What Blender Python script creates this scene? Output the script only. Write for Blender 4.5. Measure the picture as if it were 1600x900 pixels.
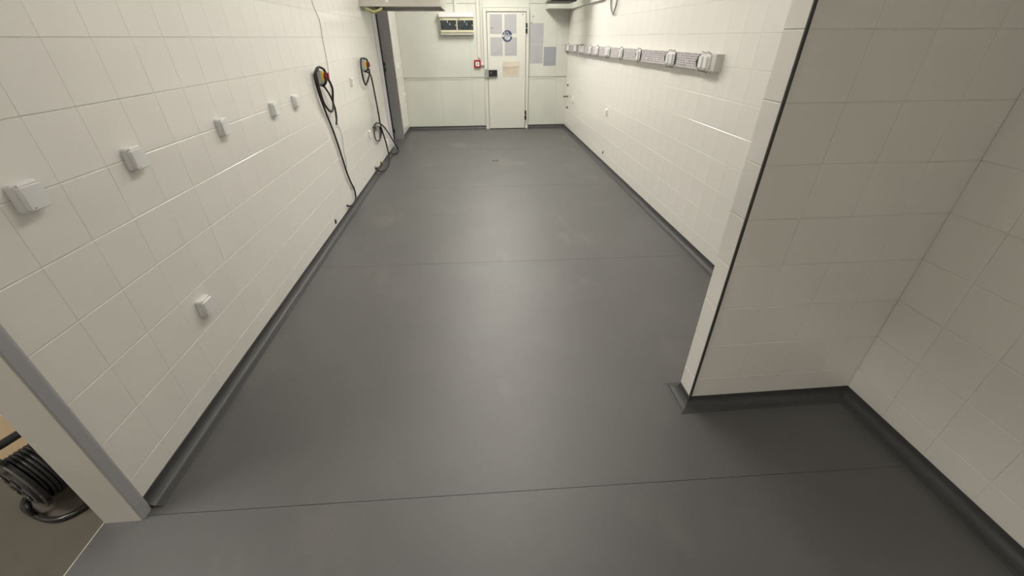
import bpy, bmesh, math, random
from mathutils import Vector, Matrix
random.seed(7)
PI = math.pi
for o in list(bpy.data.objects): bpy.data.objects.remove(o)
S = bpy.context.scene
C = S.collection

# ------------------------------------------------------------------ camera
H = 1.56
F_PX, PITCH, YAW, ROLL = 636.5, 0.5517, 0.0829, -0.0039
cy, sy, cp, sp, cr, sr = (math.cos(YAW), math.sin(YAW), math.cos(PITCH), math.sin(PITCH), math.cos(ROLL), math.sin(ROLL))
R0 = Vector((cy, -sy, 0)); U0 = Vector((sy*sp, cy*sp, cp)); FW = Vector((sy*cp, cy*cp, -sp))
RR = R0*cr + U0*sr; UU = U0*cr - R0*sr
cam_d = bpy.data.cameras.new('camera'); cam = bpy.data.objects.new('camera', cam_d); C.objects.link(cam)
m = Matrix((RR, UU, -FW)).transposed().to_4x4(); m.translation = (0, 0, H)
cam.matrix_world = m
cam_d.sensor_width = 36; cam_d.lens = 36*F_PX/1600; cam_d.clip_start = 0.02
S.camera = cam

# ------------------------------------------------------------------ world, exposure
w = bpy.data.worlds.new('world'); S.world = w; w.use_nodes = True
w.node_tree.nodes['Background'].inputs[0].default_value = (0.9, 0.95, 1, 1)
w.node_tree.nodes['Background'].inputs[1].default_value = 0.02
S.view_settings.view_transform = 'Standard'; S.view_settings.look = 'None'
S.view_settings.gamma = 1; S.view_settings.use_curve_mapping = False
S.view_settings.exposure = 0.0
# ceiling luminaires: (x, y, strength)
LAMPS = [(0.15, 2.7, 24.0), (0.25, 4.9, 38.0), (0.33, 7.0, 66.0)]
LAMP_COL = (1.0, 0.955, 0.87, 1)
SIDE_LAMP, REAR_LAMP = 55.0, 23.0

# ------------------------------------------------------------------ dimensions
XL, XR, XA, YB = -1.34, 1.78, 1.805, 8.66   # left wall, right wall, alcove wall, back wall
XLE = -1.295                                # left wall beyond the doorway
ZC, ZT = 3.0, 0.06                          # ceiling, lower edge of the tiles

# ------------------------------------------------------------------ materials
def mat(name, col, rough=0.5, metal=0.0, spec=0.5, noise=None, bump=None, emit=None):
    """noise=(scale, amount[, detail]) mottles the colour; bump=(scale, strength)"""
    M = bpy.data.materials.new(name); M.use_nodes = True
    nt = M.node_tree; b = nt.nodes['Principled BSDF']
    b.inputs['Base Color'].default_value = (*col, 1); b.inputs['Roughness'].default_value = rough
    b.inputs['Metallic'].default_value = metal; b.inputs['Specular IOR Level'].default_value = spec
    tc = nt.nodes.new('ShaderNodeTexCoord')
    if noise:
        n = nt.nodes.new('ShaderNodeTexNoise'); n.inputs['Scale'].default_value = noise[0]
        n.inputs['Detail'].default_value = noise[2] if len(noise) > 2 else 4
        r = nt.nodes.new('ShaderNodeValToRGB'); a = noise[1]
        r.color_ramp.elements[0].position = 0.3; r.color_ramp.elements[1].position = 0.7
        r.color_ramp.elements[0].color = (*[c*(1-a) for c in col], 1)
        r.color_ramp.elements[1].color = (*[min(1, c*(1+a)) for c in col], 1)
        nt.links.new(tc.outputs['Object'], n.inputs['Vector']); nt.links.new(n.outputs['Fac'], r.inputs['Fac'])
        nt.links.new(r.outputs['Color'], b.inputs['Base Color'])
    if bump:
        n2 = nt.nodes.new('ShaderNodeTexNoise'); n2.inputs['Scale'].default_value = bump[0]; n2.inputs['Detail'].default_value = 3
        bp = nt.nodes.new('ShaderNodeBump'); bp.inputs['Strength'].default_value = bump[1]; bp.inputs['Distance'].default_value = 0.002
        nt.links.new(tc.outputs['Object'], n2.inputs['Vector']); nt.links.new(n2.outputs['Fac'], bp.inputs['Height'])
        nt.links.new(bp.outputs['Normal'], b.inputs['Normal'])
    if emit:
        b.inputs['Emission Color'].default_value = emit[0]; b.inputs['Emission Strength'].default_value = emit[1]
    return M

M = {}
M['tile'] = mat('white_glazed_tile', (0.84, 0.82, 0.78), 0.16, noise=(1.1, 0.02), bump=(9, 0.05))
M['grout'] = mat('grout', (0.72, 0.70, 0.65), 0.85, noise=(40, 0.08))
M['vinyl'] = mat('grey_vinyl', (0.076, 0.076, 0.0755), 0.51, spec=1.0, noise=(2.2, 0.10, 8), bump=(420, 0.12))
def scuffs(Mt, amount):
    nt = Mt.node_tree; b = nt.nodes['Principled BSDF']; src = b.inputs['Base Color'].links[0].from_socket
    tc = nt.nodes.new('ShaderNodeTexCoord'); n = nt.nodes.new('ShaderNodeTexNoise'); n.inputs['Scale'].default_value = 1.7; n.inputs['Detail'].default_value = 7; n.inputs['Roughness'].default_value = 0.62
    mp = nt.nodes.new('ShaderNodeMapping'); mp.inputs['Scale'].default_value = (1.0, 0.55, 1.0)
    nt.links.new(tc.outputs['Object'], mp.inputs['Vector']); nt.links.new(mp.outputs[0], n.inputs['Vector'])
    mr = nt.nodes.new('ShaderNodeMapRange'); mr.inputs[1].default_value = 0.56; mr.inputs[2].default_value = 0.76; mr.inputs[3].default_value = 0; mr.inputs[4].default_value = amount
    nt.links.new(n.outputs['Fac'], mr.inputs[0])
    mx = nt.nodes.new('ShaderNodeMix'); mx.data_type = 'RGBA'; nt.links.new(mr.outputs[0], mx.inputs['Factor'])
    nt.links.new(src, mx.inputs[6]); mx.inputs[7].default_value = (0.27, 0.255, 0.225, 1); nt.links.new(mx.outputs[2], b.inputs['Base Color'])
scuffs(M['vinyl'], 0.30)
M['vinyl'].node_tree.nodes['Principled BSDF'].inputs['IOR'].default_value = 1.62
M['weld'] = mat('dark_weld', (0.065, 0.065, 0.067), 0.5, noise=(30, 0.1))
M['cove'] = mat('vinyl_coving', (0.062, 0.063, 0.065), 0.45, noise=(6, 0.06), bump=(400, 0.08))
M['concrete'] = mat('concrete', (0.115, 0.103, 0.084), 0.7, noise=(3.0, 0.22, 8), bump=(60, 0.2))
M['joint'] = mat('pale_joint', (0.62, 0.60, 0.54), 0.7, noise=(20, 0.1))
M['panel'] = mat('painted_wall_panel', (0.645, 0.665, 0.60), 0.4, noise=(2.4, 0.05, 7), bump=(7, 0.05))
M['seam'] = mat('panel_seam', (0.40, 0.39, 0.34), 0.7, noise=(14, 0.2))
M['door'] = mat('cold_room_door', (0.68, 0.685, 0.625), 0.36, noise=(1.4, 0.025, 5))
M['paint'] = mat('white_wall_paint', (0.72, 0.70, 0.65), 0.7, noise=(2, 0.03))
M['ceil'] = mat('ceiling_paint', (0.74, 0.73, 0.69), 0.8, noise=(2, 0.03))
M['steelgrey'] = mat('grey_steel_frame', (0.33, 0.325, 0.32), 0.42, metal=0.25, noise=(5, 0.05))
M['jamb'] = mat('grey_powder_coated_frame', (0.56, 0.54, 0.50), 0.38, noise=(4, 0.03))
M['jambedge'] = mat('satin_frame_edge', (0.46, 0.465, 0.49), 0.34, metal=0.35, noise=(5, 0.03))
M['stainless'] = mat('brushed_stainless', (0.60, 0.575, 0.53), 0.30, metal=1.0, noise=(9, 0.05), bump=(60, 0.04))
M['plastic'] = mat('white_plastic', (0.80, 0.80, 0.79), 0.30, noise=(8, 0.01))
M['plastic2'] = mat('off_white_plastic', (0.70, 0.685, 0.62), 0.35, noise=(8, 0.02))
M['housing'] = mat('isolator_grey', (0.50, 0.51, 0.49), 0.4, noise=(10, 0.04))
M['plasticgrey'] = mat('grey_plastic', (0.30, 0.31, 0.30), 0.4, noise=(10, 0.05))
M['stripbody'] = mat('trunking_plastic', (0.62, 0.61, 0.575), 0.36, noise=(6, 0.02))
M['black'] = mat('black_rubber', (0.016, 0.016, 0.017), 0.42, noise=(20, 0.2))
M['blackgloss'] = mat('black_plastic', (0.02, 0.02, 0.021), 0.25, noise=(20, 0.2))
M['darkhole'] = mat('dark_cavity', (0.03, 0.025, 0.02), 0.9, noise=(30, 0.3))
M['smoked'] = mat('smoked_window', (0.035, 0.045, 0.052), 0.12, noise=(25, 0.5))
M['yellow'] = mat('yellow_plastic', (0.80, 0.60, 0.03), 0.4, noise=(9, 0.04))
M['red'] = mat('red_plastic', (0.33, 0.022, 0.028), 0.35, noise=(9, 0.05))
M['gold'] = mat('cream_frame', (0.60, 0.575, 0.40), 0.4, noise=(9, 0.04))
M['paper'] = mat('grey_backed_paper', (0.44, 0.445, 0.46), 0.6, noise=(6, 0.04, 6))
M['paperblue'] = mat('blue_grey_paper', (0.33, 0.355, 0.39), 0.6, noise=(6, 0.04, 6))
M['kraft'] = mat('tan_paper', (0.58, 0.51, 0.41), 0.65, noise=(5, 0.10, 6))
M['kraftlight'] = mat('pale_tan_paper', (0.64, 0.58, 0.49), 0.6, noise=(5, 0.08, 6))
M['navy'] = mat('navy_print', (0.055, 0.075, 0.135), 0.5, noise=(20, 0.1))
M['whiteprint'] = mat('white_print', (0.70, 0.71, 0.70), 0.5, noise=(20, 0.02))
M['ink'] = mat('dark_ink', (0.06, 0.06, 0.07), 0.6, noise=(20, 0.1))
M['card'] = mat('cardboard', (0.68, 0.53, 0.33), 0.75, noise=(3, 0.10, 6))
M['tape'] = mat('yellow_tape', (0.52, 0.51, 0.22), 0.5, noise=(12, 0.15))
M['rust'] = mat('rusty_pipe', (0.24, 0.18, 0.12), 0.6, noise=(40, 0.4))
M['brass'] = mat('dull_metal', (0.42, 0.41, 0.38), 0.35, metal=0.8, noise=(15, 0.1))
M['lilac'] = mat('satin_lilac_steel', (0.66, 0.64, 0.72), 0.35, metal=0.3, noise=(5, 0.04))
M['reelgrey'] = mat('reel_dark_plastic', (0.085, 0.08, 0.07), 0.4, noise=(12, 0.1))
M['trimdark'] = mat('dark_corner_strip', (0.05, 0.05, 0.05), 0.4, noise=(10, 0.1))

def film_material():
    """protective film: lilac-grey with rows of tiny dark print"""
    F = mat('printed_film', (0.56, 0.53, 0.545), 0.45)
    nt = F.node_tree; b = nt.nodes['Principled BSDF']; L = nt.links.new
    tc = nt.nodes.new('ShaderNodeTexCoord'); sx = nt.nodes.new('ShaderNodeSeparateXYZ'); L(tc.outputs['Object'], sx.inputs[0])
    def math_(op, a, b_=None):
        n = nt.nodes.new('ShaderNodeMath'); n.operation = op
        for i, v in enumerate((a, b_)):
            if v is None: continue
            if isinstance(v, (int, float)): n.inputs[i].default_value = v
            else: L(v, n.inputs[i])
        return n.outputs[0]
    row = math_('MULTIPLY', sx.outputs['Z'], 62.0)
    fr = math_('FRACT', row); fl = math_('FLOOR', row)
    band = math_('LESS_THAN', math_('ABSOLUTE', math_('SUBTRACT', fr, 0.5)), 0.27)
    cb = nt.nodes.new('ShaderNodeCombineXYZ')
    L(math_('MULTIPLY', sx.outputs['Y'], 46.0), cb.inputs[0]); L(math_('MULTIPLY', fl, 7.3), cb.inputs[1])
    n = nt.nodes.new('ShaderNodeTexNoise'); n.inputs['Scale'].default_value = 1.0; n.inputs['Detail'].default_value = 3
    L(cb.outputs[0], n.inputs['Vector'])
    ink = math_('MULTIPLY', band, math_('GREATER_THAN', n.outputs['Fac'], 0.44))
    mx = nt.nodes.new('ShaderNodeMix'); mx.data_type = 'RGBA'; L(math_('MULTIPLY', ink, 0.8), mx.inputs['Factor'])
    mx.inputs[6].default_value = (0.62, 0.59, 0.60, 1); mx.inputs[7].default_value = (0.25, 0.22, 0.25, 1)
    L(mx.outputs[2], b.inputs['Base Color'])
    return F
M['film'] = film_material()

# ------------------------------------------------------------------ helpers
def link(name, me, m, parent=None):
    o = bpy.data.objects.new(name, me); C.objects.link(o)
    if m is not None and not me.materials: me.materials.append(M[m] if isinstance(m, str) else m)
    if parent is not None: o.parent = parent
    return o
def finish(name, bm, m, parent=None, smooth=False):
    bmesh.ops.recalc_face_normals(bm, faces=bm.faces)
    me = bpy.data.meshes.new(name); bm.to_mesh(me); bm.free()
    if smooth:
        for p in me.polygons: p.use_smooth = True
    o = link(name, me, m, parent)
    if parent is not None:   # geometry is given in world coordinates unless the parent sits at the origin
        o.location = -Vector(parent.get('_base', (0, 0, 0)))
    return o
def box_bm(bm, x0, x1, y0, y1, z0, z1, bev=0.0, seg=1):
    vs = [bm.verts.new((x, y, z)) for x in (x0, x1) for y in (y0, y1) for z in (z0, z1)]
    fs = [(0, 1, 3, 2), (4, 6, 7, 5), (0, 4, 5, 1), (2, 3, 7, 6), (0, 2, 6, 4), (1, 5, 7, 3)]
    faces = [bm.faces.new([vs[i] for i in f]) for f in fs]
    if bev > 0:
        es = list({e for f in faces for e in f.edges})
        bmesh.ops.bevel(bm, geom=es, offset=bev, segments=seg, profile=0.5, affect='EDGES')
def box(name, b, m, parent=None, bev=0.0, seg=1):
    bm = bmesh.new(); box_bm(bm, *b, bev=bev, seg=seg); return finish(name, bm, m, parent)
def boxes(name, bs, m, parent=None, bev=0.0):
    bm = bmesh.new()
    for b in bs: box_bm(bm, *b, bev=bev)
    return finish(name, bm, m, parent)
def catmull(pts, n=8):
    P = [Vector(p) for p in pts]; out = []
    for i in range(len(P)-1):
        p0, p1, p2, p3 = P[max(i-1, 0)], P[i], P[i+1], P[min(i+2, len(P)-1)]
        for k in range(n):
            t = k/n
            out.append(0.5*((2*p1) + (p2-p0)*t + (2*p0-5*p1+4*p2-p3)*t*t + (3*p1-p0-3*p2+p3)*t**3))
    out.append(P[-1]); return out
def tube_bm(bm, pts, r, sides=8, caps=True):
    P = [Vector(p) for p in pts]; rings = []; up = None
    for i, p in enumerate(P):
        t = (P[min(i+1, len(P)-1)] - P[max(i-1, 0)]).normalized()
        if up is None:
            up = Vector((0, 0, 1)) if abs(t.z) < 0.9 else Vector((1, 0, 0))
        a = (up - t*up.dot(t)).normalized(); up = a; b = t.cross(a)
        rings.append([bm.verts.new(p + (a*math.cos(k*2*PI/sides) + b*math.sin(k*2*PI/sides))*r) for k in range(sides)])
    for A, B in zip(rings, rings[1:]):
        for k in range(sides): bm.faces.new((A[k], A[(k+1) % sides], B[(k+1) % sides], B[k]))
    if caps:
        bm.faces.new(rings[0]); bm.faces.new(rings[-1])
def tube(name, pts, r, m, parent=None, sides=8, smooth_path=True):
    bm = bmesh.new(); tube_bm(bm, catmull(pts) if smooth_path else pts, r, sides); return finish(name, bm, m, parent, smooth=True)
def cyl_bm(bm, p0, p1, r, sides=24): tube_bm(bm, [p0, p1], r, sides)
def cyl(name, p0, p1, r, m, parent=None, sides=24):
    bm = bmesh.new(); cyl_bm(bm, p0, p1, r, sides); return finish(name, bm, m, parent)
def prism(name, poly, z0, z1, m, parent=None):
    bm = bmesh.new()
    a = [bm.verts.new((x, y, z0)) for x, y in poly]; b = [bm.verts.new((x, y, z1)) for x, y in poly]
    bm.faces.new(a); bm.faces.new(b); n = len(a)
    for i in range(n): bm.faces.new((a[i], a[(i+1) % n], b[(i+1) % n], b[i]))
    return finish(name, bm, m, parent)
def rounded(w_, h_, r, n=5):
    pts = []
    for cx, cz, a0 in ((w_/2-r, h_/2-r, 0), (-w_/2+r, h_/2-r, PI/2), (-w_/2+r, -h_/2+r, PI), (w_/2-r, -h_/2+r, 1.5*PI)):
        for k in range(n+1):
            a = a0 + k*PI/2/n; pts.append((cx+r*math.cos(a), cz+r*math.sin(a)))
    return pts
def plate_bm(bm, x0, x1, w_, h_, r, inset=0.0, cyz=(0, 0), shear=0.0):
    """rounded slab lying in the wall plane, from x0 (wall) out to x1; front edge eased by inset"""
    rings = []
    for x, s in ((x0, 0), (x1-inset, 0), (x1, inset)):
        rings.append([bm.verts.new((x + shear*(z), y+cyz[0], z+cyz[1])) for y, z in rounded(w_-2*s, h_-2*s, max(r-s, 0.001))])
    n = len(rings[0])
    for A, B in zip(rings, rings[1:]):
        for k in range(n): bm.faces.new((A[k], A[(k+1) % n], B[(k+1) % n], B[k]))
    bm.faces.new(rings[0]); bm.faces.new(rings[-1])
def plate(name, x0, x1, w_, h_, r, m, parent=None, inset=0.0, cyz=(0, 0), shear=0.0):
    bm = bmesh.new(); plate_bm(bm, x0, x1, w_, h_, r, inset, cyz, shear); return finish(name, bm, m, parent)
def tag(o, label, cat, group=None, kind=None):
    o['label'] = label
    if cat: o['category'] = cat
    if group: o['group'] = group
    if kind: o['kind'] = kind
    return o
def thing(name, label, cat, loc=(0, 0, 0), rotz=0.0, group=None, world=False):
    """Empty at the base of a thing; world=True when its parts are written in world coordinates"""
    o = bpy.data.objects.new(name, None); C.objects.link(o); o.empty_display_size = 0.05
    o.location = loc; o.rotation_euler = (0, 0, rotz)
    if world: o['_base'] = loc
    return tag(o, label, cat, group)
def copy_tree(o, parent=None):
    c = o.copy(); C.objects.link(c)
    if parent is not None: c.parent = parent
    for ch in list(o.children): copy_tree(ch, c)
    return c
def structure(o, label): o['kind'] = 'structure'; o['label'] = label; return o
def project(p):
    d = Vector(p) - Vector((0, 0, H)); zc = d.dot(FW)
    if zc < 0.05: return None
    return 800 + F_PX*d.dot(RR)/zc, 450 - F_PX*d.dot(UU)/zc

# ------------------------------------------------------------------ tiles
GAP, GAPZ = 0.0007, 0.0026
_tile_cache = {}
def tile_geo(bm, w_, h_):
    """a glazed tile: local x = out of the wall, y = width, z = height; eased edges, no back"""
    rings = []
    for x, s, t in ((0.0, 0.0, 0.0), (0.0004, 0.0, 0.0), (0.0018, 0.0004, 0.0020)):
        rings.append([bm.verts.new((x, a*(w_/2-s), b*(h_/2-t))) for a, b in ((-1, -1), (1, -1), (1, 1), (-1, 1))])
    fs = []
    for A, B in zip(rings, rings[1:]):
        for k in range(4): fs.append(bm.faces.new((A[k], A[(k+1) % 4], B[(k+1) % 4], B[k])))
    fs.append(bm.faces.new(rings[-1])); return fs
def tile_mesh(w_, h_):
    k = (round(w_, 4), round(h_, 4))
    if k not in _tile_cache:
        bm = bmesh.new(); tile_geo(bm, w_, h_); me = bpy.data.meshes.new('tile'); bm.to_mesh(me); bm.free()
        me.materials.append(M['tile']); _tile_cache[k] = me
    return _tile_cache[k]
def tile_wall(wall, origin, udir, normal, us, zs, skip=lambda u, z: False):
    """tiles between the joint positions us (along udir from origin) and zs (heights) on the plane through origin"""
    O = Vector(origin); U = Vector(udir); N = Vector(normal); rot = Matrix((N, U, Vector((0, 0, 1)))).transposed()
    cells = []
    for a, b in zip(us, us[1:]):
        for c, d in zip(zs, zs[1:]):
            if b-a < 0.012 or d-c < 0.012 or skip((a+b)/2, (c+d)/2): continue
            ctr = O + U*((a+b)/2) + Vector((0, 0, (c+d)/2))
            q = [project(O + U*u + Vector((0, 0, z))) for u in (a, b) for z in (c, d)]
            area = 0
            if all(q):
                xs = [p[0] for p in q]; ys = [p[1] for p in q]
                if max(xs) > 0 and min(xs) < 1600 and max(ys) > 0 and min(ys) < 900:
                    area = (max(xs)-min(xs))*(max(ys)-min(ys))
            cells.append((area, ctr, b-a-GAP, d-c-GAPZ))
    cells.sort(key=lambda t: -t[0])
    rest = bmesh.new(); nrest = 0
    for i, (area, ctr, tw, th) in enumerate(cells):
        tilt = Matrix.Rotation(random.uniform(-1, 1)*0.0009, 3, 'Y') @ Matrix.Rotation(random.uniform(-1, 1)*0.0009, 3, 'Z')
        mw = Matrix.Translation(ctr) @ (rot @ tilt).to_4x4()
        if area > 60 and i < 300:
            o = bpy.data.objects.new('tile', tile_mesh(tw, th)); C.objects.link(o); o.parent = wall; o.matrix_world = mw
        else:
            f = tile_geo(rest, tw, th); vs = {v for k in f for v in k.verts}
            for v in vs: v.co = mw @ v.co
            nrest += 1
    if nrest:
        me = bpy.data.meshes.new('tile_field'); rest.to_mesh(me)
        o = link('tile_field', me, 'tile', wall); o['kind'] = 'stuff'
    rest.free()
def joints(lo, hi, at, step=0.2):
    k = math.ceil((lo-at)/step + 1e-6); out = [lo]
    while at + k*step < hi - 1e-6: out.append(at+k*step); k += 1
    return out + [hi]
TD = 0.0018   # tile proud of the grout

# ================================================================== STRUCTURE
# ---- floor: welded vinyl sheets on a slab
floor = structure(box('floor', (-1.47, XA+0.1, -2.2, YB+0.1, -0.1, -0.004), 'weld'), 'dark grey vinyl floor laid in wide welded sheets')
def seam_y(k, x): return [-2.2, 0.967-0.018*x, 2.948-0.02*x, 4.92-0.02*x, 6.88-0.02*x, YB][k]
for k in range(5):
    e0 = 0.0 if k == 0 else 0.0011; e1 = 0.0 if k == 4 else 0.0011
    xa, xb = -1.47, XA
    prism('vinyl_sheet', [(xa, seam_y(k, xa)+e0), (xb, seam_y(k, xb)+e0), (xb, seam_y(k+1, xb)-e1), (xa, seam_y(k+1, xa)-e1)], -0.004, 0.0, 'vinyl', floor)
structure(box('floor_side_room', (-4.2, -1.4735, -2.2, YB+0.1, -0.1, 0.0), 'concrete'), 'worn brown-grey concrete floor beyond the door jamb')
structure(box('trim_1', (-1.4735, -1.47, -2.2, 1.0, -0.02, 0.001), 'joint'), 'thin pale joint between the concrete and the vinyl')

# ---- walls
zl = [ZT] + [0.164+0.2*k for k in range(15)]; zl = [z for z in zl if z < ZC-0.02] + [ZC]
zr = [ZT] + [0.177+0.2*k for k in range(15)]; zr = [z for z in zr if z < ZC-0.02] + [ZC]

wall_left = structure(boxes('wall_left', [(-1.46, XL-TD, 1.022, 7.02, 0, ZC), (-1.46, XL-TD, 7.02, 7.86, 2.12, ZC)], 'grout'), 'long left wall of square white glazed tiles')
tile_wall(wall_left, (XL-TD, 0, 0), (0, 1, 0), (1, 0, 0), joints(1.022, 7.02, 1.21), zl)
wall_le = structure(box('wall_left_end', (-1.46, XLE-TD, 7.86, YB, 0, ZC), 'grout'), 'short tiled wall between the grey door frame and the back wall')
tile_wall(wall_le, (XLE-TD, 0, 0), (0, 1, 0), (1, 0, 0), joints(7.86, YB, 7.95), zl)
wall_right = structure(box('wall_right', (XR+TD, XR+0.15, 1.44, YB, 0, ZC), 'grout'), 'long right wall of square white glazed tiles')
tile_wall(wall_right, (XR+TD, 0, 0), (0, 1, 0), (-1, 0, 0), joints(1.44, YB, 1.613), zr)
pier = structure(box('wall_pier', (0.982, XR+0.15, 1.34+TD, 1.44, 0, ZC), 'grout'), 'thin tiled stub wall jutting out from the right')
tile_wall(pier, (0, 1.34+TD, 0), (1, 0, 0), (0, -1, 0), [0.989, 1.197, 1.4, 1.602, XA], zr)
tile_wall(pier, (0.982, 0, 0), (0, 1, 0), (-1, 0, 0), [1.342, 1.44], zr)
alcove = structure(box('wall_alcove', (XA+TD, XA+0.15, -2.2, 1.34, 0, ZC), 'grout'), 'shaded tiled wall of the alcove at lower right')
tile_wall(alcove, (XA+TD, 0, 0), (0, 1, 0), (-1, 0, 0), joints(-2.2, 1.34, 1.14), zr)
structure(box('trim_2', (0.978, 0.9875, 1.335, 1.3418, 0.062, ZC), 'trimdark'), 'black corner strip along the edge of the stub wall')

# ---- back wall of painted panels
wall_back = structure(box('wall_back', (-1.6, XR+0.15, YB, YB+0.12, 0, ZC), 'seam'), 'pale green-white panelled back wall around the door')
def back_panel(x0, x1, z0, z1, g=0.002):
    bm = bmesh.new(); box_bm(bm, x0+0.0012, x1-0.0012, YB-0.006, YB, z0+g, z1-g, bev=0.0012); finish('panel', bm, 'panel', wall_back)
for b in [(XLE, -0.62, ZT, 0.905), (-0.62, -0.03, ZT, 0.905), (-0.03, 0.215, ZT, 0.905), (XLE, -0.03, 0.92, 2.06), (-0.03, 0.215, 0.92, 2.06),
          (XLE, -0.42, 2.065, ZC), (-0.42, -0.05, 2.065, ZC), (-0.05, 0.215, 2.065, ZC), (0.215, 1.045, 2.005, 2.12), (0.215, 1.045, 2.12, ZC),
          (1.045, 1.60, ZT, 0.905), (1.60, XR, ZT, 0.905), (1.045, 1.56, 0.92, 2.06), (1.56, XR, 0.92, 1.435), (1.56, XR, 1.435, 2.06), (1.045, XR, 2.065, ZC)]:
    back_panel(*b)
for x0, x1 in ((XLE+0.03, -0.03), (1.07, 1.60)):
    box('ledge_strip', (x0, x1, YB-0.014, YB-0.005, 0.888, 0.908), 'panel', wall_back, bev=0.002)

# ---- ceiling and unseen sides of the space
structure(box('ceiling', (-4.2, XA+0.15, -2.2, YB+0.12, ZC, ZC+0.1), 'ceil'), 'plain pale ceiling')
structure(box('wall_rear', (-4.2, XA+0.15, -2.3, -2.2, 0, ZC), 'paint'), 'plain wall behind the camera')
structure(box('wall_side_room', (-4.3, -4.2, -2.3, YB+0.1, 0, ZC), 'paint'), 'plain far wall of the side room')
structure(box('wall_side_room_end', (-4.2, -1.6, YB, YB+0.12, 0, ZC), 'paint'), 'plain end wall of the side room')

# ---- coved vinyl skirting
def cove(name, path, label, hgt=0.06, r=0.04):
    prof = [(0.001, hgt), (0.003, hgt-0.001), (0.003, 0.005+r)]
    for k in range(1, 8):
        a = PI + k*(PI/2)/7; prof.append((0.003+r+r*math.cos(a), 0.004+r+r*math.sin(a)))
    prof += [(0.003+r+0.012, 0.0006)]
    P = [Vector(p) for p in path]; nrm = []
    for i in range(len(P)):
        ns = []
        for a, b in ((i-1, i), (i, i+1)):
            if a >= 0 and b < len(P):
                d = (P[b]-P[a]).normalized(); ns.append(Vector((-d.y, d.x)))
        n = ns[0] if len(ns) == 1 else (ns[0]+ns[1])/(1+ns[0].dot(ns[1]))
        nrm.append(n)
    bm = bmesh.new(); rows = []
    for p, n in zip(P, nrm):
        rows.append([bm.verts.new((p.x+n.x*d, p.y+n.y*d, z)) for d, z in prof] + [bm.verts.new((p.x, p.y, 0.0006)), bm.verts.new((p.x, p.y, hgt))])
    for A, B in zip(rows, rows[1:]):
        for k in range(len(A)): bm.faces.new((A[k], A[(k+1) % len(A)], B[(k+1) % len(A)], B[k]))
    bm.faces.new(rows[0]); bm.faces.new(rows[-1])
    return structure(finish(name, bm, 'cove'), label)
cove('baseboard_left', [(XL-TD, 7.02), (XL-TD, 1.024)], 'dark coved skirting along the left tiled wall')
cove('baseboard_right', [(XA+TD, -2.1), (XA+TD, 1.34+TD), (0.982, 1.34+TD), (0.982, 1.44), (XR+TD, 1.44), (XR+TD, YB), (1.045, YB)], 'dark coved skirting around the stub wall and along the right wall')
cove('baseboard_back', [(0.212, YB), (XLE-TD, YB), (XLE-TD, 7.865)], 'dark coved skirting under the back wall left of the door')

# ---- jamb of the near doorway (lower left)
j = bpy.data.objects.new('door_3', None); C.objects.link(j); structure(j, 'grey door jamb closing the near end of the left wall')
prism('jamb_face', [(-1.468, 0.974), (-1.3335, 0.972), (-1.3315, 0.974), (-1.3315, 1.0215), (-1.468, 1.0215)], 0, 2.15, 'jamb', j)
prism('jamb_edge', [(-1.3313, 0.9745), (-1.3285, 0.977), (-1.3285, 1.012), (-1.331, 1.0215), (-1.3313, 1.0215)], 0, 2.15, 'jambedge', j)
box('header', (-1.468, -1.331, -0.9, 1.022, 2.15, ZC), 'jamb', j)
box('jamb_face', (-1.468, -1.331, -2.2, -0.9, 0.001, ZC), 'jamb', j)

# ---- grey framed doorway at the far end of the left wall
d2 = bpy.data.objects.new('door_2', None); C.objects.link(d2); structure(d2, 'grey steel door frame at the far end of the left wall')
box('near_jamb', (-1.462, -1.333, 7.021, 7.045, 0, 2.12), 'jambedge', d2, bev=0.003)
box('face_plate', (-1.3395, -1.334, 6.80, 7.0205, 0.062, 1.88), 'lilac', d2, bev=0.002)
box('far_jamb', (-1.465, -1.286, 7.80, 7.86, 0, 2.12), 'steelgrey', d2, bev=0.003)
box('header', (-1.462, -1.333, 7.045, 7.80, 2.09, 2.12), 'steelgrey', d2, bev=0.002)
box('seal', (-1.475, -1.452, 7.775, 7.80, 0, 2.09), 'black', d2, bev=0.003)
for z in (0.12, 1.08, 1.16): box('hinge', (-1.452, -1.432, 7.785, 7.80, z, z+0.06), 'black', d2, bev=0.003)
box('door_leaf', (-1.90, -1.475, 7.76, 7.80, 0.01, 2.08), 'plasticgrey', d2, bev=0.003)

# ---- cold-room door in the back wall
YD = YB-0.055
d1 = bpy.data.objects.new('door_1', None); C.objects.link(d1); structure(d1, 'cream cold room door with sheets of grey paper on it')
for x0, x1 in ((0.215, 0.277), (0.99, 1.042)): box('frame_post', (x0, x1, YD, YB-0.004, 0, 2.0), 'door', d1, bev=0.004)
box('frame_head', (0.277, 0.99, YD, YB-0.004, 1.945, 2.0), 'door', d1, bev=0.004)
box('leaf', (0.285, 0.982, YD-0.012, YB-0.004, 0.012, 1.934), 'door', d1, bev=0.006, seg=2)
for z0, z1 in ((0.165, 0.335), (1.62, 1.775)):
    h = box('hinge', (0.976, 1.008, YD-0.032, YD-0.0005, z0, (z0+z1)/2-0.006), 'blackgloss', d1, bev=0.004)
    box('hinge_leaf', (0.978, 1.006, YD-0.030, YD-0.0005, (z0+z1)/2+0.006, z1), 'blackgloss', h, bev=0.004)
    box('hinge_pin', (0.986, 0.998, YD-0.026, YD-0.0005, (z0+z1)/2-0.006, (z0+z1)/2+0.006), 'brass', h)
hd = box('handle', (0.295, 0.452, YD-0.062, YD-0.0125, 0.935, 1.048), 'blackgloss', d1, bev=0.008, seg=2)
box('latch', (0.226, 0.294, YD-0.045, YD-0.0005, 0.918, 1.058), 'plasticgrey', d1, bev=0.008, seg=2)
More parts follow.
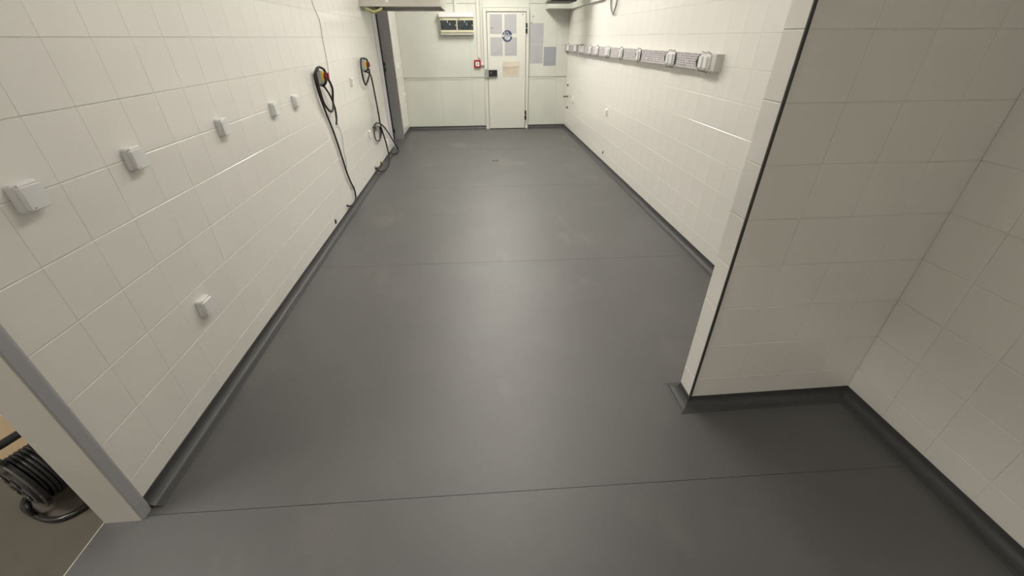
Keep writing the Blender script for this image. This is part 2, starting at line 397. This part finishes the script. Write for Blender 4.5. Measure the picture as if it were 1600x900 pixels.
cyl('lock_cylinder', (0.335, YD-0.066, 1.0), (0.335, YD-0.061, 1.0), 0.012, 'brass', hd)
cyl('screw', (0.925, YD-0.016, 1.905), (0.925, YD-0.012, 1.905), 0.012, 'plasticgrey', d1, sides=12)
box('bottom_seal', (0.285, 0.982, YD-0.008, YB-0.004, 0.001, 0.011), 'black', d1)

# ================================================================== THINGS ON THE BACK WALL
YS = YD-0.012   # front of the door leaf
def sheet(name, x0, x1, z0, z1, y, m, label, cat, group=None):
    return tag(box(name, (x0, x1, y-0.0025, y-0.0002, z0, z1), m), label, cat, group)
for x0, x1, z0, z1, wh in ((0.338, 0.553, 1.615, 1.905, 'upper left'), (0.598, 0.812, 1.615, 1.905, 'upper right'), (0.338, 0.560, 1.272, 1.560, 'lower left'), (0.598, 0.820, 1.272, 1.560, 'lower right')):
    o = thing('paper_sheet', 'grey paper sheet on the cream door, %s of the block of four' % wh, 'paper sheet', (x0, YS, z0), group='paper sheets on the door', world=True)
    box('sheet', (x0, x1, YS-0.0025, YS-0.0002, z0, z1), 'paper', o)
    if wh == 'upper left':
        bm = bmesh.new()
        for a, b, c, d in ((0.350, 0.361, 1.688, 1.702), (0.367, 0.371, 1.684, 1.71), (0.376, 0.392, 1.70, 1.706), (0.381, 0.385, 1.684, 1.702), (0.399, 0.41, 1.706, 1.711), (0.416, 0.424, 1.708, 1.713)):
            box_bm(bm, a, b, YS-0.0032, YS-0.0026, c, d)
        finish('printed_mark', bm, 'ink', o)
# round navy emblem
em = thing('round_emblem', 'round navy and white emblem sticker in the middle of the door sheets', 'sticker', (0.645, YS, 1.49), world=True)
def disc_xz(name, cx, cz, r, y0, y1, m, parent, a0=0, a1=2*PI, n=40):
    bm = bmesh.new(); pts = [(cx+r*math.cos(a0+(a1-a0)*k/n), cz+r*math.sin(a0+(a1-a0)*k/n)) for k in range(n + (0 if abs(a1-a0-2*PI) < 1e-6 else 1))]
    A = [bm.verts.new((x, y0, z)) for x, z in pts]; B = [bm.verts.new((x, y1, z)) for x, z in pts]
    bm.faces.new(A); bm.faces.new(B)
    for k in range(len(A)): bm.faces.new((A[k], A[(k+1) % len(A)], B[(k+1) % len(A)], B[k]))
    return finish(name, bm, m, parent)
EX, EZ = 0.645, 1.578
ey = YS-0.0026
disc_xz('disc', EX, EZ, 0.092, ey-0.0012, ey, 'navy', em)
disc_xz('lower_field', EX+0.004, EZ-0.014, 0.050, ey-0.0018, ey-0.0013, 'whiteprint', em, PI, 2*PI)
box('band', (EX-0.085, EX+0.10, ey-0.0018, ey-0.0013, EZ-0.008, EZ+0.019), 'whiteprint', em)
box('bar', (EX-0.054, EX-0.045, ey-0.0018, ey-0.0013, EZ+0.022, EZ+0.072), 'whiteprint', em)
bm = bmesh.new()
for dx in (-1, 1):
    v = [bm.verts.new((EX+a, y, EZ+b)) for y in (ey-0.0018, ey-0.0013) for a, b in ((0, 0.070), (dx*0.006, 0.070), (dx*0.030, 0.028), (dx*0.022, 0.028))]
    bm.faces.new(v[:4]); bm.faces.new(v[4:])
    for k in range(4): bm.faces.new((v[k], v[(k+1) % 4], v[4+(k+1) % 4], v[4+k]))
finish('peak_mark', bm, 'whiteprint', em)
bm = bmesh.new(); x = EX-0.055
for k in range(9):
    ww = random.uniform(0.008, 0.013); box_bm(bm, x, x+ww, ey-0.0026, ey-0.0019, EZ-0.003, EZ+0.015); x += ww+0.005
for z, x0, x1 in ((-0.026, -0.035, 0.03), (-0.04, -0.03, 0.035), (-0.054, -0.02, 0.022), (-0.066, -0.012, 0.014)):
    x = EX+x0
    while x < EX+x1: box_bm(bm, x, x+0.009, ey-0.0026, ey-0.0019, EZ+z-0.005, EZ+z+0.004); x += 0.014
finish('lettering', bm, 'navy', em)

pk = thing('paper_pocket', 'tan paper pocket with a curved flap on the cream door', 'paper pocket', (0.71, YS, 0.936), world=True)
box('backing', (0.556, 0.862, YS-0.0025, YS-0.0002, 0.936, 1.178), 'kraft', pk)
bm = bmesh.new(); top = []; bot = []
for k in range(13):
    x = 0.556 + 0.312*k/12; zz = 1.105 - 0.032*math.sin(PI*k/12) + 0.01*k/12
    top.append(x); bot.append(zz)
def strip(bm, xs, z0s, z1s, y0, y1):
    A = [[bm.verts.new((x, y, z)) for x, z in zip(xs, zs)] for y in (y0, y1) for zs in (z0s, z1s)]
    n = len(xs)
    for k in range(n-1):
        bm.faces.new((A[0][k], A[0][k+1], A[1][k+1], A[1][k])); bm.faces.new((A[2][k], A[2][k+1], A[3][k+1], A[3][k]))
        bm.faces.new((A[0][k], A[0][k+1], A[2][k+1], A[2][k])); bm.faces.new((A[1][k], A[1][k+1], A[3][k+1], A[3][k]))
strip(bm, top, bot, [1.178]*13, YS-0.0095, YS-0.0026); finish('flap', bm, 'kraftlight', pk)
boxes('edge', [(0.552, 0.866, YS-0.0045, YS-0.0026, 0.932, 0.938), (0.552, 0.557, YS-0.0045, YS-0.0026, 0.936, 1.178), (0.861, 0.866, YS-0.0045, YS-0.0026, 0.936, 1.14)], 'plastic2', pk)

YW = YB-0.006
sheet('paper_sheet', 1.060, 1.312, 1.455, 1.775, YW, 'paper', 'grey paper sheet on the wall right beside the upper door hinge', 'paper sheet', 'paper sheets on the wall right of the door')
sheet('paper_sheet', 1.070, 1.308, 1.140, 1.448, YW, 'paper', 'grey paper sheet directly below another, right of the cream door', 'paper sheet', 'paper sheets on the wall right of the door')
sheet('paper_sheet', 1.328, 1.560, 1.100, 1.408, YW, 'paperblue', 'blue-grey paper sheet nearest the socket trunking on the back wall', 'paper sheet', 'paper sheets on the wall right of the door')
for x, z, wh in ((1.112, 1.875, 'upper'), (1.088, 1.782, 'lower')):
    bm = bmesh.new(); cyl_bm(bm, (x, YW-0.008, z), (x, YW-0.0002, z), 0.013, 12); cyl_bm(bm, (x, YW-0.012, z), (x, YW-0.008, z), 0.006, 8)
    tag(finish('wall_screw', bm, 'plasticgrey'), '%s of two dark screw heads beside the door frame' % wh, 'screw', 'screws beside the door')

# fuse box
fb = thing('fuse_box', 'cream double fuse box with smoked windows left of the door', 'fuse box', (-0.24, YW, 1.60), world=True)
y0 = YW-0.0002
box('body', (-0.535, 0.052, y0-0.10, y0, 1.60, 1.855), 'plastic2', fb, bev=0.008, seg=2)
box('top_cover', (-0.553, 0.055, y0-0.135, y0, 1.857, 1.925), 'plastic', fb, bev=0.010, seg=2)
for x0, x1 in ((-0.53, -0.247), (-0.235, 0.048)):
    d = bmesh.new()
    for b in ((x0, x1, y0-0.120, y0-0.101, 1.815, 1.85), (x0, x1, y0-0.120, y0-0.101, 1.635, 1.672), (x0, x0+0.005, y0-0.120, y0-0.101, 1.672, 1.815), (x1-0.005, x1, y0-0.120, y0-0.101, 1.672, 1.815)):
        box_bm(d, *b, bev=0.002)
    d = finish('window_frame', d, 'gold', fb)
    box('window_pane', (x0+0.005, x1-0.005, y0-0.117, y0-0.102, 1.672, 1.815), 'smoked', d)
    xc = (x0+x1)/2
    box('latch', (xc-0.018, xc-0.008, y0-0.126, y0-0.1172, 1.78, 1.815), 'plastic', d, bev=0.002)
    box('label_tag', (xc+0.018, xc+0.030, y0-0.1185, y0-0.1172, 1.742, 1.775), 'paper', d)
    cyl('knob', (x1-0.02, y0-0.124, 1.742), (x1-0.02, y0-0.117, 1.742), 0.007, 'plastic', d, sides=12)
    box('maker_mark', (x0+0.014, x0+0.05, y0-0.1208, y0-0.120, 1.828, 1.838), 'ink', d)
# conduits and alarm call point
def conduit(name, x, z0, z1, w_, m, label):
    t = thing(name, label, 'conduit', (x, YW, z0), world=True)
    box('channel', (x-w_/2, x+w_/2, YW-0.028, YW-0.0002, z0, z1), m, t, bev=0.003)
    box('cover_lip', (x-w_/2+0.006, x+w_/2-0.006, YW-0.031, YW-0.0282, z0, z1), m, t)
conduit('cable_conduit', -0.25, 1.927, ZC-0.002, 0.055, 'plastic2', 'white cable duct rising from the fuse box')
conduit('cable_conduit', 0.128, 1.24, ZC-0.002, 0.045, 'plastic2', 'cream cable duct rising from the red alarm point')
conduit('cable_conduit', 0.186, 1.16, ZC-0.002, 0.03, 'panel', 'slim cable duct between the cream duct and the door frame')
fa = thing('alarm_call_point', 'red square alarm call point with white centre left of the door', 'alarm', (0.09, YW, 1.08), world=True)
boxes('rim', [(0.030, 0.152, YW-0.045, YW-0.0002, 1.180, 1.205), (0.030, 0.152, YW-0.045, YW-0.0002, 1.080, 1.105), (0.030, 0.056, YW-0.045, YW-0.0002, 1.105, 1.18), (0.126, 0.152, YW-0.045, YW-0.0002, 1.105, 1.18)], 'red', fa, bev=0.003)
box('centre', (0.057, 0.125, YW-0.036, YW-0.0002, 1.106, 1.179), 'plastic', fa, bev=0.002)
cyl('button', (0.091, YW-0.040, 1.142), (0.091, YW-0.036, 1.142), 0.011, 'ink', fa, sides=16)
jb = thing('junction_box', 'small white junction box beside the red alarm point', 'junction box', (0.184, YW, 1.125), world=True)
box('body', (0.160, 0.212, YW-0.04, YW-0.0002, 1.118, 1.158), 'plastic', jb, bev=0.006, seg=2)
box('cover', (0.165, 0.207, YW-0.043, YW-0.0402, 1.122, 1.154), 'plastic2', jb)

# soffit and grey unit in the upper right corner
so = structure(box('trim_3', (1.33, XR, 8.30, YW-0.001, 1.975, ZC), 'panel', bev=0.004), 'pale boxed-in corner above the back wall')
structure(box('trim_4', (1.74, XR, 6.40, 8.30, 1.975, ZC), 'panel', bev=0.004), 'pale boxing along the top of the right wall')
un = thing('ventilation_unit', 'grey metal unit with black underside in the upper right corner', 'ventilation unit', (1.3, 7.2, 2.0), world=True)
box('casing', (1.16, 1.52, 7.0, 7.5, 2.016, 2.4), 'steelgrey', un, bev=0.01)
box('gasket', (1.155, 1.525, 6.995, 7.505, 1.995, 2.015), 'black', un, bev=0.004)
for x in (1.2, 1.46):
    for y in (7.1, 7.38): box('hanger', (x, x+0.02, y, y+0.02, 2.4, ZC), 'brass', un)

# ================================================================== SOCKETS ON THE LEFT WALL
def make_socket(label, group):
    t = thing('wall_socket', label, 'socket', group=group)
    b = plate('body', 0.0003, 0.019, 0.082, 0.086, 0.010, 'plastic', t, inset=0.003)
    plate('collar', 0.0192, 0.022, 0.074, 0.079, 0.009, 'plastic', t, inset=0.001)
    l = plate('lid', 0.0222, 0.034, 0.071, 0.072, 0.010, 'plastic', t, inset=0.003, cyz=(0, -0.002))
    bm = bmesh.new(); cyl_bm(bm, (0.024, -0.028, 0.037), (0.024, 0.028, 0.037), 0.004, 10); finish('hinge', bm, 'plastic', l)
    box('mark', (0.0341, 0.0345, -0.026, -0.018, -0.031, -0.028), 'plasticgrey', l)
    return t
GS = 'covered sockets in a row on the left wall'
ssp = make_socket('', GS)
sock = [(1.287, 1.164, 'white covered wall socket nearest the camera, at the left edge', GS),
        (1.737, 1.164, 'white covered wall socket second from the left edge on the row', GS),
        (2.395, 1.162, 'white covered wall socket third from the left edge on the row', GS),
        (3.05, 1.160, 'white covered wall socket fourth from the left edge on the row', GS),
        (3.44, 1.161, 'white covered wall socket nearest the first hanging black cable', GS),
        (1.735, 0.472, 'white covered wall socket alone low on the left wall', GS),
        (5.49, 0.535, 'white covered wall socket beside the coiled end of the far cable', 'sockets by the far cable'),
        (6.42, 0.245, 'white covered wall socket low beside the hanging cable loop, near the door frame', 'sockets by the far cable')]
for i, (y, z, lab, g) in enumerate(sock):
    o = ssp if i == 0 else copy_tree(ssp)
    o.location = (XL, y, z); o['label'] = lab; o['group'] = g
def switch(name, x, y, z, rz, w_, h_, label, cat, group):
    t = thing(name, label, cat, (x, y, z), rz, group)
    plate('back_box', 0.0003, 0.018, w_, h_, 0.008, 'plastic', t, inset=0.002)
    plate('rocker', 0.0182, 0.026, w_*0.68, h_*0.72, 0.006, 'plastic', t, inset=0.002, shear=0.05)
    return t
switch('light_switch', XL, 5.12, 1.152, 0, 0.075, 0.085, 'small white switch between the two isolators on the left wall', 'switch', None)
switch('light_switch', XLE, 8.09, 1.15, 0, 0.075, 0.085, 'white switch high on the short wall past the grey door frame', 'switch', 'switches past the door frame')
switch('light_switch', XLE, 8.46, 0.655, 0, 0.07, 0.075, 'upper of two low white switches past the grey door frame', 'switch', 'switches past the door frame')
switch('light_switch', XLE, 8.37, 0.49, 0, 0.085, 0.09, 'lower of two low white switches past the grey door frame', 'switch', 'switches past the door frame')
switch('wall_socket', XR, 7.93, 0.60, PI, 0.08, 0.10, 'small white socket low on the right wall near the back corner', 'socket', 'sockets low on the right wall')
switch('wall_socket', XR, 5.80, 0.69, PI, 0.08, 0.09, 'small white socket low on the right wall below the trunking', 'socket', 'sockets low on the right wall')
def wall_hole(x, y, z, r, nx, label):
    bm = bmesh.new(); n = 18
    for ra, rb, xa, xb in ((r, r*0.8, 0.0002, 0.004), (r*0.8, r*0.72, 0.004, 0.0005)):
        A = [bm.verts.new((x+nx*xa, y+ra*math.cos(2*PI*k/n), z+ra*math.sin(2*PI*k/n))) for k in range(n)]
        B = [bm.verts.new((x+nx*xb, y+rb*math.cos(2*PI*k/n), z+rb*math.sin(2*PI*k/n))) for k in range(n)]
        for k in range(n): bm.faces.new((A[k], A[(k+1) % n], B[(k+1) % n], B[k]))
    bm.faces.new(B)
    tag(finish('pipe_sleeve', bm, 'darkhole'), label, 'pipe outlet')
wall_hole(XL, 3.68, 0.104, 0.024, 1, 'dark open pipe outlet low on the left wall')
wall_hole(XR, 5.79, 0.168, 0.022, -1, 'dark open pipe outlet low on the right wall')
def stub(x, y, z, nx, label, m='rust', ln=0.05):
    bm = bmesh.new(); cyl_bm(bm, (x+nx*0.0003, y, z), (x+nx*0.006, y, z), 0.024, 14); cyl_bm(bm, (x+nx*0.006, y, z), (x+nx*ln, y, z), 0.013, 12)
    cyl_bm(bm, (x+nx*ln, y, z), (x+nx*(ln+0.012), y, z), 0.017, 6)
    tag(finish('pipe_stub', bm, m), label, 'pipe stub')
stub(XR, 8.43, 0.79, -1, 'upper pipe stub on the right wall by the back corner', ln=0.015)
stub(XR, 8.42, 0.595, -1, 'rusty middle pipe stub on the right wall by the back corner', ln=0.07)
stub(XR, 8.36, 0.41, -1, 'lowest pipe stub on the right wall by the back corner', ln=0.015)
stub(XL, 5.52, 0.10, 1, 'brown pipe stub low on the left wall at the far cable end', ln=0.03)
stub(XL, 5.88, 0.075, 1, 'brown pipe stub low on the left wall beyond the far cable end', ln=0.03)

# ================================================================== ISOLATORS AND THEIR CABLES
def make_isolator(label):
    t = thing('isolator_switch', label, 'isolator switch', group='rotary isolators on the left wall')
    plate('housing', 0.0003, 0.052, 0.075, 0.105, 0.008, 'housing', t, inset=0.003)
    p = plate('faceplate', 0.0522, 0.066, 0.070, 0.074, 0.008, 'yellow', t, inset=0.002, cyz=(0, 0.004))
    k = cyl('knob', (0.0662, 0, 0.004), (0.084, 0, 0.004), 0.026, 'red', t)
    box('grip', (0.0842, 0.104, -0.009, 0.009, -0.024, 0.032), 'red', k, bev=0.003)
    for s in (-1, 1): cyl('cable_gland', (0.026, s*0.016, -0.072), (0.026, s*0.016, -0.0528), 0.011, 'plasticgrey', t, sides=12)
    return t
iso = make_isolator('red and yellow isolator with the thick cable loop, nearer the camera'); iso.location = (XL, 4.06, 1.275)
iso2 = copy_tree(iso); iso2.location = (XL, 5.73, 1.282); iso2['label'] = 'red and yellow isolator farther away, next to the grey door frame'
def yz(pts, x): return [(x if len(p) == 2 else p[2], p[0], p[1]) for p in pts]
c1 = thing('power_cable', 'black cable looped over the nearer isolator and hanging to the floor', 'cable', (XL, 4.1, 0.1), world=True)
tube('loop', yz([(4.03, 1.205), (4.03, 1.24, -1.262), (4.06, 1.322, -1.262), (4.0, 1.352, -1.285), (3.95, 1.325), (3.935, 1.261), (3.94, 1.177), (3.97, 1.087), (4.045, 1.02), (4.11, 0.993), (4.19, 1.005), (4.235, 1.069), (4.21, 1.176, -1.275), (4.11, 1.262, -1.266)], -1.30), 0.010, 'black', c1)
tube('lead', yz([(4.02, 1.339, -1.300), (3.97, 1.30), (3.955, 1.218), (3.99, 1.10), (4.04, 0.989), (4.139, 0.782), (4.214, 0.559), (4.258, 0.401), (4.313, 0.29), (4.385, 0.188), (4.385, 0.10), (4.30, 0.066), (4.16, 0.08), (4.072, 0.117, -1.3308)], -1.322), 0.0085, 'black', c1)
tube('lead', yz([(4.09, 1.203), (4.20, 1.116), (4.26, 1.017), (4.255, 0.925), (4.203, 0.862)], -1.306), 0.0085, 'black', c1)
cyl('cable_end', (-1.306, 4.203, 0.862), (-1.306, 4.192, 0.835), 0.006, 'plastic', c1, sides=10)
box('tag', (-1.334, -1.331, 4.32, 4.44, 0.205, 0.235), 'plastic', c1).rotation_euler = (0, 0, 0)
tag(tube('bell_wire', yz([(4.38, 1.98), (4.353, 1.834), (4.452, 1.683), (4.431, 1.557), (4.424, 1.432), (4.403, 1.299), (4.335, 1.109), (4.345, 0.996), (4.32, 0.883), (4.395, 0.732), (4.354, 0.598), (4.354, 0.469), (4.291, 0.411)], -1.335), 0.0024, 'plasticgrey', sides=6), 'thin grey wire running down the left wall past the nearer isolator', 'wire')
c2 = thing('power_cable', 'black cable from the farther isolator trailing in loops onto the floor', 'cable', (XL, 6.0, 0.05), world=True)
tube('loop', yz([(5.70, 1.21), (5.70, 1.24, -1.262), (5.73, 1.335, -1.262), (5.66, 1.352), (5.60, 1.345), (5.54, 1.271), (5.54, 1.156), (5.60, 1.08), (5.70, 1.091), (5.80, 1.175, -1.276), (5.78, 1.24, -1.266)], -1.30), 0.010, 'black', c2)
tube('lead', yz([(5.746, 1.21, -1.31), (5.85, 1.18, -1.28), (6.001, 1.10), (6.04, 0.879), (6.062, 0.694), (6.081, 0.525), (6.21, 0.329), (6.296, 0.14), (6.235, 0.03, -1.285), (6.0, 0.013, -1.262), (5.74, 0.014, -1.268), (5.56, 0.05, -1.295), (5.45, 0.122, -1.315)], -1.30), 0.010, 'black', c2)
tube('lead', yz([(5.66, 0.575, -1.31), (5.85, 0.60, -1.30), (6.061, 0.545), (6.368, 0.399), (6.70, 0.21, -1.285), (6.95, 0.03, -1.272), (6.80, 0.014, -1.25), (6.58, 0.03, -1.27), (6.32, 0.11, -1.278)], -1.28), 0.010, 'black', c2)
tube('coil', yz([(6.083, 0.513), (6.134, 0.419), (5.952, 0.369), (5.779, 0.392), (5.71, 0.453), (5.76, 0.536), (5.979, 0.543), (6.09, 0.47), (6.0, 0.39)], -1.318), 0.008, 'black', c2)
box('clip', (-1.3395, -1.31, 5.86, 5.96, 0.50, 0.56), 'plasticgrey', c2, bev=0.005)

# ================================================================== TRUNKING WITH SOCKETS ON THE RIGHT WALL
st = thing('socket_trunking', 'long socket trunking in printed protective film on the right wall', 'socket strip', (XR, 5.8, 1.34), world=True)
XF, Z0, Z1, YN, YF = 1.722, 1.343, 1.452, 3.175, YB-0.008
box('body', (XF, XR-0.0003, YN+0.004, YF, Z0, Z1), 'stripbody', st, bev=0.002)
box('end_cap', (XF-0.001, XR-0.0003, YN, YN+0.0038, Z0-0.001, Z1+0.001), 'stripbody', st, bev=0.001)
box('film', (XF-0.0012, XF-0.0002, YN+0.20, YF-0.02, Z0+0.006, Z1-0.002), 'film', st)
def strip_socket(y, wd, dark):
    """socket insert whose plate overlaps the trunking; wd plate width; dark=(near, far) add black flaps for the shadow gaps of the cut film"""
    s = bmesh.new(); plate_bm(s, 0, 0.009, wd, 0.100, 0.016, 0.003); T = Matrix.Translation((XF-0.0016, y, (Z0+Z1)/2)) @ Matrix.Rotation(PI, 4, 'Z')
    bmesh.ops.transform(s, matrix=T, verts=s.verts); s = finish('socket', s, 'plastic', st)
    n = 2 if wd > 0.12 else 1
    for k in range(n):
        yo = 0 if n == 1 else (-0.037 if k == 0 else 0.037)
        l = bmesh.new(); plate_bm(l, 0.0092, 0.026, 0.050, 0.080, 0.012, 0.004, (yo, 0.0)); bmesh.ops.transform(l, matrix=T, verts=l.verts)
        lo = finish('lid', l, 'plastic', s); lo.location = (0, 0, 0)
    for sg, on in zip((-1, 1), dark):
        if not on: continue
        e = bmesh.new(); pts = []
        for k in range(9):
            a = -1 + 2*k/8; pts.append((XF-0.004-0.003*random.random(), y+sg*(wd/2+(0.030 if sg < 0 else 0.062)*(1-a*a)+0.004*random.uniform(-1, 1)), (Z0+Z1)/2+a*0.052))
        A = [e.verts.new(p) for p in pts]; B = [e.verts.new((p[0]+0.002, y+sg*(wd/2-0.004), p[2])) for p in pts]
        Cc = [e.verts.new((XF-0.0013, y+sg*(wd/2-0.004), p[2])) for p in pts]
        for k in range(8):
            e.faces.new((A[k], A[k+1], B[k+1], B[k])); e.faces.new((B[k], B[k+1], Cc[k+1], Cc[k])); e.faces.new((A[k], A[k+1], Cc[k+1], Cc[k]))
        finish('film_edge_shade', e, 'black', st)  # black flap stands in for the shadow gap beside the plate
    # black tubes stand in for shadow gaps of the cut film above and below
    for zz, sg in ((Z1+0.001, 1), (Z0-0.001, -1)):
        pp = [(XF-0.006, y-wd*0.45+wd*0.9*k/7, zz+sg*random.uniform(0.0, 0.012)) for k in range(8)]
        e = bmesh.new(); tube_bm(e, pp, 0.0026, 5); finish('film_edge_shade', e, 'black', st)
for y, wd, dk in ((3.318, 0.158, (0, 1)), (3.925, 0.158, (1, 1)), (4.72, 0.085, (1, 1)), (5.30, 0.085, (1, 1)), (5.84, 0.158, (1, 0)), (6.345, 0.085, (1, 0)), (6.73, 0.085, (1, 1)), (7.20, 0.085, (0, 1)), (7.36, 0.085, (1, 0)), (7.72, 0.158, (1, 1)), (8.32, 0.085, (1, 0))):
    strip_socket(y, wd, dk)
tag(tube('cable_loop', [(1.765, 6.13, 2.12), (1.765, 6.107, 1.953), (1.762, 6.078, 1.886), (1.76, 6.0, 1.824), (1.757, 5.934, 1.803), (1.755, 5.885, 1.824), (1.757, 5.839, 1.886), (1.76, 5.83, 1.95), (1.765, 5.84, 2.12)], 0.011, 'plasticgrey'), 'grey cable loop hanging on the right wall above the trunking', 'cable')

# ================================================================== STAINLESS HOOD
hood = thing('extractor_hood', 'stainless steel hood at the top edge over the left wall', 'hood', (-0.85, 6.15, 1.885), world=True)
hx0, hx1, hy0, hy1, hz0, hz1 = XL+0.0004, -0.355, 6.15, 7.2, 1.885, 2.45
box('front_panel', (hx0, hx1, hy0, hy0+0.012, hz0, hz1), 'stainless', hood, bev=0.002)
box('back_panel', (hx0, hx1, hy1-0.012, hy1, hz0, hz1), 'stainless', hood, bev=0.002)
box('side_panel', (hx1-0.012, hx1, hy0+0.0122, hy1-0.0122, hz0, hz1), 'stainless', hood, bev=0.002)
box('side_panel', (hx0, hx0+0.012, hy0+0.0122, hy1-0.0122, hz0, hz1), 'stainless', hood, bev=0.002)
box('top_panel', (hx0, hx1, hy0, hy1, hz1+0.0002, hz1+0.01), 'stainless', hood)
box('inner_shade_sheet', (hx0+0.0125, hx1-0.0125, hy0+0.0125, hy1-0.0125, hz0+0.03, hz0+0.04), 'black', hood)  # black colour stands in for the shade inside the hollow hood
box('sticker', (-1.02, -0.985, hy0-0.0012, hy0-0.0002, 1.93, 1.955), 'plastic', hood)
for x in (hx0+0.1, hx1-0.1):
    for y in (hy0+0.1, hy1-0.1): box('hanger', (x, x+0.012, y, y+0.012, hz1+0.01, ZC), 'brass', hood)
bm = bmesh.new()
for k in range(3):
    pts = [(-1.28+0.05*i+random.uniform(-.01, .01), hy0+0.012+0.02*k, hz0-0.0145-0.05*math.sin(PI*i/4)*random.uniform(.5, 1)) for i in range(5)]
    tube_bm(bm, catmull(pts, 4), 0.013, 6)
tag(finish('yellow_tape', bm, 'tape', smooth=True), 'crumpled yellow tape under the corner of the stainless hood', 'tape')

# floor studs
for x, wh in ((0.245, 'left'), (0.295, 'right')):
    bm = bmesh.new(); cyl_bm(bm, (x, 6.14, 0.0003), (x, 6.14, 0.008), 0.021, 16); cyl_bm(bm, (x, 6.14, 0.008), (x, 6.14, 0.016), 0.010, 10)
    tag(finish('floor_stud', bm, 'brass'), '%s of two small metal studs in the far floor' % wh, 'floor stud', 'metal studs in the floor')

# ================================================================== SIDE ROOM: CABLE REEL AND BOX
reel = thing('cable_reel', 'black cable reel standing on concrete beyond the door jamb', 'cable reel', (-1.73, 1.05, 0.0), rotz=math.radians(-24))
# local: -y is the socket face, the drum runs along +y
zc = 0.165
cyl('flange', (0, 0, zc), (0, 0.012, zc), 0.122, 'blackgloss', reel, 40)
cyl('flange', (0, 0.150, zc), (0, 0.160, zc), 0.122, 'blackgloss', reel, 40)
cyl('drum', (0, 0.013, zc), (0, 0.149, zc), 0.06, 'black', reel, 24)
bm = bmesh.new(); pts = []
for layer, rad in ((0, 0.072), (1, 0.088), (2, 0.102)):
    for k in range(9*20):
        a = k*2*PI/20; yy = 0.021 + 0.121*k/(9*20); yy = yy if layer % 2 == 0 else 0.163-yy
        pts.append((rad*math.cos(a), yy, zc+rad*math.sin(a)))
tube_bm(bm, pts, 0.0072, 6); finish('wound_cable', bm, 'black', reel, smooth=True)
fc = cyl('socket_plate', (0, -0.014, zc), (0, -0.0002, zc), 0.09, 'reelgrey', reel, 36)
for k in range(4):
    a = PI/4 + k*PI/2; x, z = 0.05*math.cos(a), 0.05*math.sin(a)
    s = cyl('outlet', (x, -0.018, zc+z), (x, -0.0142, zc+z), 0.024, 'blackgloss', fc, 20)
    bmk = bmesh.new()
    for sg in (-1, 1): cyl_bm(bmk, (x+sg*0.008, -0.0195, zc+z), (x+sg*0.008, -0.0182, zc+z), 0.0035, 8)
    finish('contact', bmk, 'brass', s)
bm = bmesh.new()
ring = [(0.120*math.cos(2*PI*k/40), -0.003, zc+0.120*math.sin(2*PI*k/40)) for k in range(41)]
tube_bm(bm, ring, 0.0045, 6); finish('rim', bm, 'reelgrey', reel, smooth=True)
tube('foot_frame', [(-0.14, 0.02, 0.0115), (-0.09, -0.025, 0.0115), (0.04, -0.03, 0.0115), (0.11, -0.005, 0.0115), (0.14, 0.06, 0.0115), (0.13, 0.16, 0.0115), (0.0, 0.19, 0.0115), (-0.13, 0.17, 0.0115), (-0.14, 0.02, 0.0115)], 0.011, 'blackgloss', reel)
tube('upright', [(0.0, -0.03, 0.0115), (0.0, -0.032, 0.05), (0.0, -0.026, 0.075)], 0.010, 'blackgloss', reel, smooth_path=False)
tube('upright', [(0.0, 0.19, 0.0115), (0.0, 0.188, 0.18), (0.0, 0.186, 0.335)], 0.010, 'blackgloss', reel, smooth_path=False)
tube('handle', [(0.0, 0.186, 0.335), (0.0, 0.13, 0.345), (0.0, 0.02, 0.345), (0.0, -0.06, 0.345)], 0.015, 'black', reel)

cb = thing('cardboard_box', 'open tan cardboard box behind the cable reel', 'box', (-2.2, 1.45, 0.0), world=True)
bx0, bx1, by0, by1, bh = -2.55, -1.84, 1.29, 1.72, 0.275
box('side_wall', (bx0, bx1, by0, by0+0.006, 0.007, bh), 'card', cb)
box('side_wall', (bx0, bx1, by1-0.006, by1, 0.007, bh), 'card', cb)
box('side_wall', (bx0, bx0+0.006, by0+0.0062, by1-0.0062, 0.007, bh), 'card', cb)
box('side_wall', (bx1-0.006, bx1, by0+0.0062, by1-0.0062, 0.007, bh), 'card', cb)
box('bottom', (bx0, bx1, by0, by1, 0.0005, 0.0068), 'card', cb)

# ================================================================== LUMINAIRES
def luminaire(x, y, strength, label, ln=1.25, wd=0.30):
    t = thing('ceiling_light', label, 'ceiling light', (x, y, ZC), group='ceiling lights', world=True)
    box('housing', (x-wd/2, x+wd/2, y-ln/2, y+ln/2, ZC-0.06, ZC-0.0005), 'plastic', t, bev=0.006)
    D = mat('diffuser', (0.8, 0.8, 0.78), 0.5, emit=(LAMP_COL, strength))
    box('diffuser', (x-wd/2+0.015, x+wd/2-0.015, y-ln/2+0.015, y+ln/2-0.015, ZC-0.068, ZC-0.0602), D, t)
for (x, y, s), wh in zip(LAMPS, ('nearest the stub wall', 'in the middle of the room', 'nearest the back wall')):
    luminaire(x, y, s, 'long ceiling light %s' % wh)
luminaire(-2.9, 0.15, SIDE_LAMP, 'ceiling light of the side room with the cable reel', 1.25, 0.3)
luminaire(-0.7, -1.75, REAR_LAMP, 'ceiling light behind the camera', 0.6, 0.6)

for o in bpy.data.objects:
    if '_base' in o: del o['_base']
